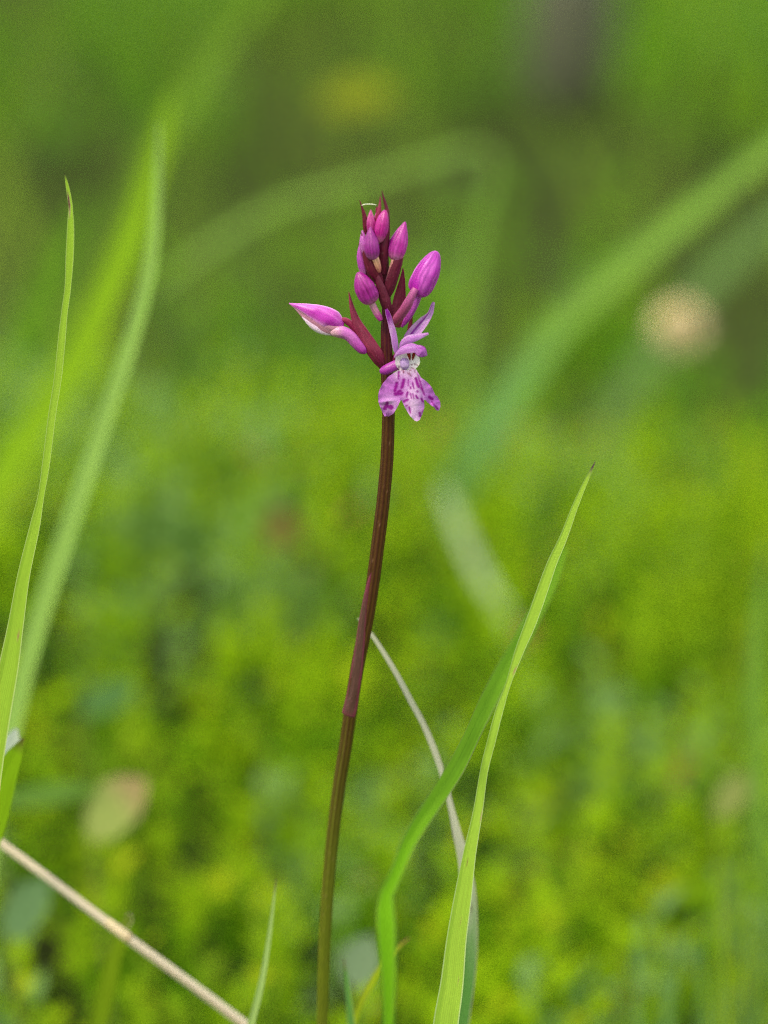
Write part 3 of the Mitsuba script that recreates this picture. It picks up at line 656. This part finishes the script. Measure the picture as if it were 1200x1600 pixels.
put(FL + '__stigma', tube([zf(*p) for p in ((470, 762, -4.1), (473, 800, -4.6), (478, 850, -4.7), (482, 895, -4.4))], np.array([20, 52, 52, 16]) * UF * MM, 30, 28, flat=0.45, tint=lambda S, A, V: lerp(rgb(170, 136, 206), rgb(196, 168, 220), speck(V, 0.0004, 2))), 'bud_matter', 'pale violet oval stigma')
put(FL + '__anther', tube([zf(*p) for p in ((520, 682, -5.2), (524, 710, -5.0), (532, 745, -4.8), (540, 785, -4.6))], np.array([12, 22, 17, 4]) * UF * MM, 24, 18, tint=lambda S, A, V: lerp(rgb(120, 18, 16), rgb(150, 30, 22), speck(V, 0.0003, 2))), 'bud_matter', 'dark red anther lobe')
put(FL + '__anther_001', tube([zf(*p) for p in ((600, 684, -5.2), (585, 712, -5.0), (576, 745, -4.8), (569, 785, -4.6))], np.array([16, 20, 15, 4]) * UF * MM, 24, 18, tint=lambda S, A, V: lerp(rgb(120, 18, 16), rgb(150, 30, 22), speck(V, 0.0003, 3))), 'bud_matter', 'dark red anther lobe')

# lip: three spotted lobes
lip_edge = [(392, 905), (330, 945), (280, 980), (215, 1060), (172, 1140), (158, 1210), (163, 1285), (185, 1350), (218, 1420), (236, 1455), (262, 1448), (285, 1456), (340, 1420), (390, 1340), (415, 1285), (432, 1243), (450, 1290), (490, 1370), (540, 1450), (590, 1500), (620, 1513), (655, 1492), (690, 1420), (710, 1340), (706, 1270), (697, 1228), (740, 1280), (800, 1328), (828, 1345), (850, 1380), (884, 1386), (900, 1342), (900, 1282), (862, 1212), (840, 1200), (800, 1110), (740, 1040), (670, 990), (640, 940), (612, 895), (575, 880), (505, 905), (440, 900)]
poly = Polygon(lip_edge)
soft = poly.buffer(-10).buffer(20).buffer(-10).buffer(0)
soft = soft if soft.geom_type == 'Polygon' else max(soft.geoms, key=lambda g: g.area)
# marks: stripes and spots of purple dye (x1, y1, x2, y2, radius)
marks = [(405, 925, 400, 1000, 11), (383, 1058, 358, 1150, 17), (466, 1020, 440, 1110, 19), (362, 1185, 440, 1180, 21), (395, 1160, 430, 1150, 14), (268, 1295, 240, 1360, 20), (255, 1320, 320, 1352, 21), (305, 1322, 330, 1330, 10),
         (519, 1012, 516, 1085, 7), (568, 1055, 584, 1118, 9), (545, 1105, 546, 1122, 10), (608, 1000, 640, 1100, 17), (625, 935, 640, 990, 5), (640, 990, 708, 1190, 9), (672, 1110, 710, 1196, 12), (507, 1168, 500, 1222, 12), (470, 1275, 510, 1255, 12),
         (545, 1180, 556, 1235, 8), (572, 1185, 586, 1238, 8), (610, 1205, 630, 1240, 11), (626, 1153, 630, 1158, 9), (672, 1245, 690, 1275, 12), (492, 1328, 510, 1318, 9), (530, 1345, 545, 1410, 10), (655, 1415, 660, 1445, 14), (696, 1375, 688, 1400, 6),
         (768, 1222, 800, 1245, 18), (800, 1280, 850, 1340, 9), (855, 1335, 862, 1360, 8)]
dots = [(460, 912, 462, 930, 6), (405, 862, 404, 885, 6), (440, 902, 443, 904, 4), (535, 905, 548, 903, 4), (556, 875, 585, 884, 5), (592, 900, 598, 930, 4), (512, 935, 530, 960, 4), (532, 935, 550, 972, 4), (590, 828, 630, 845, 5), (556, 838, 564, 834, 4)]


def capsule(X, Y, items, jag, seed):
    n1 = meshkit.noise(np.stack([X / 22, Y / 22, X * 0], -1), seed) - 0.5
    best = np.full(X.shape, 99.0)
    for x1, y1, x2, y2, r in items:
        dx, dy = x2 - x1, y2 - y1
        t = np.clip(((X - x1) * dx + (Y - y1) * dy) / (dx * dx + dy * dy + 1e-9), 0, 1)
        best = np.minimum(best, np.hypot(X - x1 - t * dx, Y - y1 - t * dy) - r)
    return step(13, -11, best + jag * n1)


def bowl():
    n, m = 60, 150
    rho = np.linspace(0.0, 1.0, n)
    a = np.linspace(0, 2 * np.pi, m, endpoint=False)
    Rr, A = np.meshgrid(rho, a, indexing='ij')
    wob = 1 + 0.03 * np.sin(3 * A + 1)
    X, Y = 505 + 148 * Rr * np.cos(A) * wob, 790 + 128 * Rr * np.sin(A) * wob
    D = -5.2 + 1.2 * (1 - Rr ** 2) + 0.7 * step(830, 900, Y)
    V = np.array([zf(x, y, d) for x, y, d in zip(X.ravel(), Y.ravel(), D.ravel())])
    C = lerp((0.92, 0.90, 0.90), (0.78, 0.72, 0.82), 0.4 * (meshkit.fbm(V / 0.0006, 3, 4)))
    C = lerp(C, rgb(128, 14, 72), 0.9 * capsule(X.ravel(), Y.ravel(), dots, 5, 4))
    C = C * (0.94 + 0.1 * speck(V, 0.0002, 3))[:, None]
    return (V, grid_faces(n, m, True)), C


put(FL + '__throat', bowl(), 'petal_matter', 'white throat of the flower')


def lip():
    g = 5.0
    xs, ys = np.meshgrid(np.arange(150, 910, g), np.arange(870, 1520, g * 0.9))
    xs = xs + (np.arange(len(xs)) % 2)[:, None] * g / 2
    inner = soft.buffer(-2.5)
    ok = contains_xy(inner, xs.ravel(), ys.ravel())
    ring = np.array([soft.exterior.interpolate(s).coords[0] for s in np.arange(0, soft.exterior.length, 4.5)])
    P = np.vstack([ring, np.c_[xs.ravel()[ok], ys.ravel()[ok]]])
    tri = Delaunay(P).simplices
    cen = P[tri].mean(1)
    tri = tri[contains_xy(soft.buffer(0.5), cen[:, 0], cen[:, 1])]
    X, Y = P[:, 0], P[:, 1]
    u, v = (X - 520) / 350, (Y - 900) / 600
    midlobe = np.exp(-((X - 585) / 90) ** 2) * step(0.1, 0.7, v)
    D = -5.3 - 1.6 * v + 2.0 * u ** 2 * (0.4 + v) - 0.9 * midlobe + 1.6 * v ** 2 * (u < 0) * np.abs(u)
    D = D + 1.1 * step(0.35, 1.0, u) - 0.8 * np.exp(-(((X - 225) / 95) ** 2 + ((Y - 1280 + 0.12 * (X - 225)) / 26) ** 2)) + 0.8 * np.exp(-(((X - 255) / 90) ** 2 + ((Y - 1470) / 55) ** 2))
    D = D + 0.8 * np.exp(-(((X - 870) / 45) ** 2 + ((Y - 1240) / 32) ** 2)) - 0.7 * np.exp(-(((X - 815) / 30) ** 2 + ((Y - 1330) / 30) ** 2))
    D = D + 0.35 * (meshkit.fbm(np.stack([X / 70, Y / 90, X * 0], -1), 3, 6) - 0.5)
    D = D + 0.18 * np.exp(-((X - 432 - (Y - 1243) * 0.3) / 14) ** 2) * step(950, 1243, Y) + 0.18 * np.exp(-((X - 690 + (1228 - Y) * 0.2) / 14) ** 2) * step(960, 1228, Y)
    rim = shapely.distance(soft.exterior, shapely.points(P))
    arc = shapely.line_locate_point(soft.exterior, shapely.points(P))
    D = D + 0.55 * np.exp(-rim / 28) * step(930, 1080, Y) * (meshkit.noise(np.stack([arc / 62, arc * 0, arc * 0], -1), 14) + 0.5 * np.sin(arc / 21) - 0.5)
    V = np.array([zf(x, y, d) for x, y, d in zip(X, Y, D)])
    n1 = meshkit.fbm(np.stack([X / 60, Y / 90, X * 0], -1), 3, 8)
    white = np.clip(step(1080, 905, Y + 90 * (n1 - 0.5)) * step(0.72, 0.2, np.abs(u)) + 0.75 * np.exp(-((X - 580) / 105) ** 2) * step(960, 1150, Y) + 0.55 * np.exp(-(((X - 300) / 90) ** 2 + ((Y - 1300) / 90) ** 2)), 0, 1)
    c = lerp(rgb(202, 112, 220), rgb(238, 216, 246), white)
    c = lerp(c, rgb(214, 146, 232), 0.4 * n1)
    c = c * (0.95 + 0.1 * np.sin(X / 6 + 6 * n1) * 0.2)[:, None]
    c = lerp(c, rgb(150, 22, 150), 0.95 * capsule(X, Y, marks, 10, 3))
    c = lerp(c, rgb(128, 14, 72), 0.9 * capsule(X, Y, dots, 5, 4))
    return (V, tri), c * (0.96 + 0.08 * speck(V, 0.00015, 2))[:, None]


put(FL + '__lip', lip(), 'petal_matter', 'three-lobed white and lilac lip with purple spots and stripes')
tag('orchid', 'spotted purple orchid with one open flower and closed buds on a reddish brown stem', 'orchid')

# the hair between two bract tips
put('plant_fibre', tube([za(541, 164, -0.9), (za(560, 158, -1.1)), za(590, 156, -1.4), za(632, 161, -1.5)], np.array([3.2, 3.6, 3.6, 2.4]) * UA * MM, 40, 10, tint=lambda S, A, V: np.tile((0.62, 0.68, 0.50), (len(V), 1))), 'straw_matter', 'pale hair-thin fibre spanning between bract tips at the top of the orchid', 'plant fibre')

# ------------------------------------------------------------------ soft things behind
def broad_leaf(key, px, py, y, length, width, angle, colour, label, colour2=None, facing=(0, -0.6, 0.8), category='leaf'):
    """A single oval leaf on a short stalk that rises from the mat; angle is its direction seen from the front."""
    c = at(px, py, y)
    a = math.radians(angle)
    d = np.array([math.cos(a), 0.15, math.sin(a)])
    d /= np.linalg.norm(d)
    P = [c + d * length * t for t in (-0.5, -0.25, 0.1, 0.35, 0.5)]
    col2 = colour if colour2 is None else colour2
    tint = lambda S, Q, V: lerp(np.asarray(colour), np.asarray(col2), step(0.45, 0.85, S)) * (0.9 + 0.2 * speck(V, 0.002, 5) + 0.08 * np.sin(Q * 9))[:, None]
    put(key + '__leaf_blade', sheet(P, np.array([0.08, 0.42, 0.5, 0.3, 0.03]) * width, facing, 24, 9, cup=0.15, fold=0.15, tint=tint), 'leaf_matter')
    root = np.array([P[0][0] + 0.004, P[0][1] + 0.004, height(np.array([P[0][0]]), np.array([P[0][1]]))[0] - 0.005])
    put(key + '__stalk', tube([root, (root + P[0]) / 2 + np.array([0.003, 0.002, 0]), P[0]], [0.0008, 0.0007, 0.0006], 14, 8, tint=lambda S, A, V: np.tile((0.14, 0.20, 0.03), (len(V), 1))), 'straw_matter')
    tag(key, label, category)


broad_leaf('meadow_leaf', 184, 1264, 0.20, 0.021, 0.015, 45, (0.34, 0.42, 0.12), 'blurred yellowish leaf with a pink tip above the straw', (0.40, 0.31, 0.15))
broad_leaf('meadow_leaf_001', 440, 826, 0.52, 0.014, 0.012, 80, (0.22, 0.12, 0.045), 'small blurred reddish leaf left of the middle of the orchid stem')
broad_leaf('meadow_leaf_002', 560, 155, 1.00, 0.040, 0.026, 10, (0.25, 0.31, 0.024), 'blurred olive-yellow leaf near the top edge, above the orchid')
broad_leaf('meadow_leaf_003', 1148, 1242, 0.27, 0.016, 0.009, 50, (0.28, 0.33, 0.10), 'small blurred pale leaf near the right edge')
broad_leaf('meadow_leaf_004', 566, 1502, 0.17, 0.014, 0.011, 70, (0.22, 0.32, 0.19), 'pale grey-green blurred leaf between the orchid stem and the soft green blade')
broad_leaf('meadow_leaf_005', 170, 1095, 0.30, 0.018, 0.011, 25, (0.10, 0.22, 0.065), 'blurred blue-green leaf left above the yellowish pink-tipped leaf')

broad_leaf('meadow_leaf_006', 70, 1245, 0.20, 0.028, 0.007, 6, (0.13, 0.26, 0.045), 'dim green blurred leaf lying level at the left edge just above the straw')
broad_leaf('meadow_leaf_007', 45, 1420, 0.17, 0.018, 0.011, 55, (0.15, 0.27, 0.12), 'blurred grey-green leaf in the dark gap below the upper end of the straw')


# round cream flower head on a thin stalk
def flower_head(px, py, y, radius):
    c = at(px, py, y)
    r = np.random.default_rng(5)
    n = 150
    ph, ct = r.uniform(0, 6.283, n), r.uniform(-0.75, 1, n)
    st = np.sqrt(1 - ct ** 2)
    d = np.c_[st * np.cos(ph), st * np.sin(ph), ct]
    up = np.cross(d, r.normal(0, 1, (n, 3)))
    colour = np.array([0.84, 0.74, 0.50]) * r.uniform(0.8, 1.15, (n, 1))
    v, f, cc = leaf_batch(c + d * radius * 0.35, d + 0.35 * r.normal(0, 1, (n, 3)), up, np.full(n, radius * 0.7), np.full(n, radius * 0.35), colour)
    scene['cream_flower__petals'] = mikit.ply((v, f), 'petal_matter', color=np.clip(cc, 0.001, 0.9))
    put('cream_flower__centre', tube([c - [0, 0, radius * 0.45], c - [0, 0, radius * 0.3], c + [0, 0, radius * 0.1], c + [0, 0, radius * 0.35]], np.array([0.1, 0.36, 0.4, 0.1]) * radius, 16, 14, tint=lambda S, A, V: np.tile((0.5, 0.42, 0.2), (len(V), 1))), 'straw_matter')
    root = np.array([c[0] - 0.02, c[1] + 0.01, height(np.array([c[0]]), np.array([c[1]]))[0] - 0.01])
    put('cream_flower__stalk', tube([root, (root + c) / 2 + [0.006, 0, 0], c - [0, 0, radius * 0.4]], [0.0012, 0.001, 0.0008], 20, 8, tint=lambda S, A, V: np.tile((0.12, 0.17, 0.03), (len(V), 1))), 'straw_matter')
    labels['cream_flower__petals'] = {'kind': 'stuff'}
    tag('cream_flower', 'round cream flower head, a soft pale disc right of the orchid', 'flower')


flower_head(1062, 512, 0.75, 0.012)


# dark rock far behind
def rock(px, py, y, size):
    c = at(px, py, y)
    import trimesh
    s = trimesh.creation.icosphere(4)
    V = np.array(s.vertices)
    nrm = V / np.linalg.norm(V, axis=1, keepdims=True)
    V = nrm * (0.78 + 0.45 * meshkit.fbm(nrm * 1.6 + 3, 4, 3))[:, None] * size
    C = lerp((0.070, 0.082, 0.045), (0.11, 0.12, 0.08), meshkit.fbm(nrm * 5, 4, 9))
    put('rock', ((V + c, np.array(s.faces)), C), 'rock_matter', 'dark grey-brown blurred rock at the top edge right of the middle', 'rock')


rock(893, 35, 2.9, np.array([0.052, 0.06, 0.105]))


# fine grass tuft in the lower right corner
def tuft(key, px, py, y, count, spread, colour, label, seed):
    r = np.random.default_rng(seed)
    top = at(px, py, y)
    z0 = height(np.array([top[0]]), np.array([top[1]]))[0]
    for i in range(count):
        bx, by = top[0] + r.normal(0, spread * 0.45), top[1] + r.normal(0, spread * 0.35)
        h = (top[2] - z0) * r.uniform(0.7, 1.12)
        dx, dy = r.normal(0, 0.10, 2)
        P = [(bx, by, z0 - 0.005), (bx + dx * h * 0.3, by + dy * h * 0.3, z0 + h * 0.5), (bx + dx * h, by + dy * h, z0 + h)]
        c = np.asarray(colour) * r.uniform(0.75, 1.3)
        c = c if r.random() < 0.6 else c * np.array([1.6, 1.25, 0.25])
        put(key + '__blade' + (f'_{i:03d}' if i else ''), sheet(P, np.array([0.0009, 0.0010, 0.0001]), (r.normal(0, 0.5), -1, 0), 14, 5, fold=0.4, tint=lambda S, Q, V, c=c: np.tile(c, (len(V), 1))), 'blade_matter')
    tag(key, label, 'grass tuft')


tuft('grass_tuft', 1165, 1400, 0.16, 80, 0.034, (0.15, 0.29, 0.08), 'fine-leaved blurred grass tuft in the lower right corner', 3)
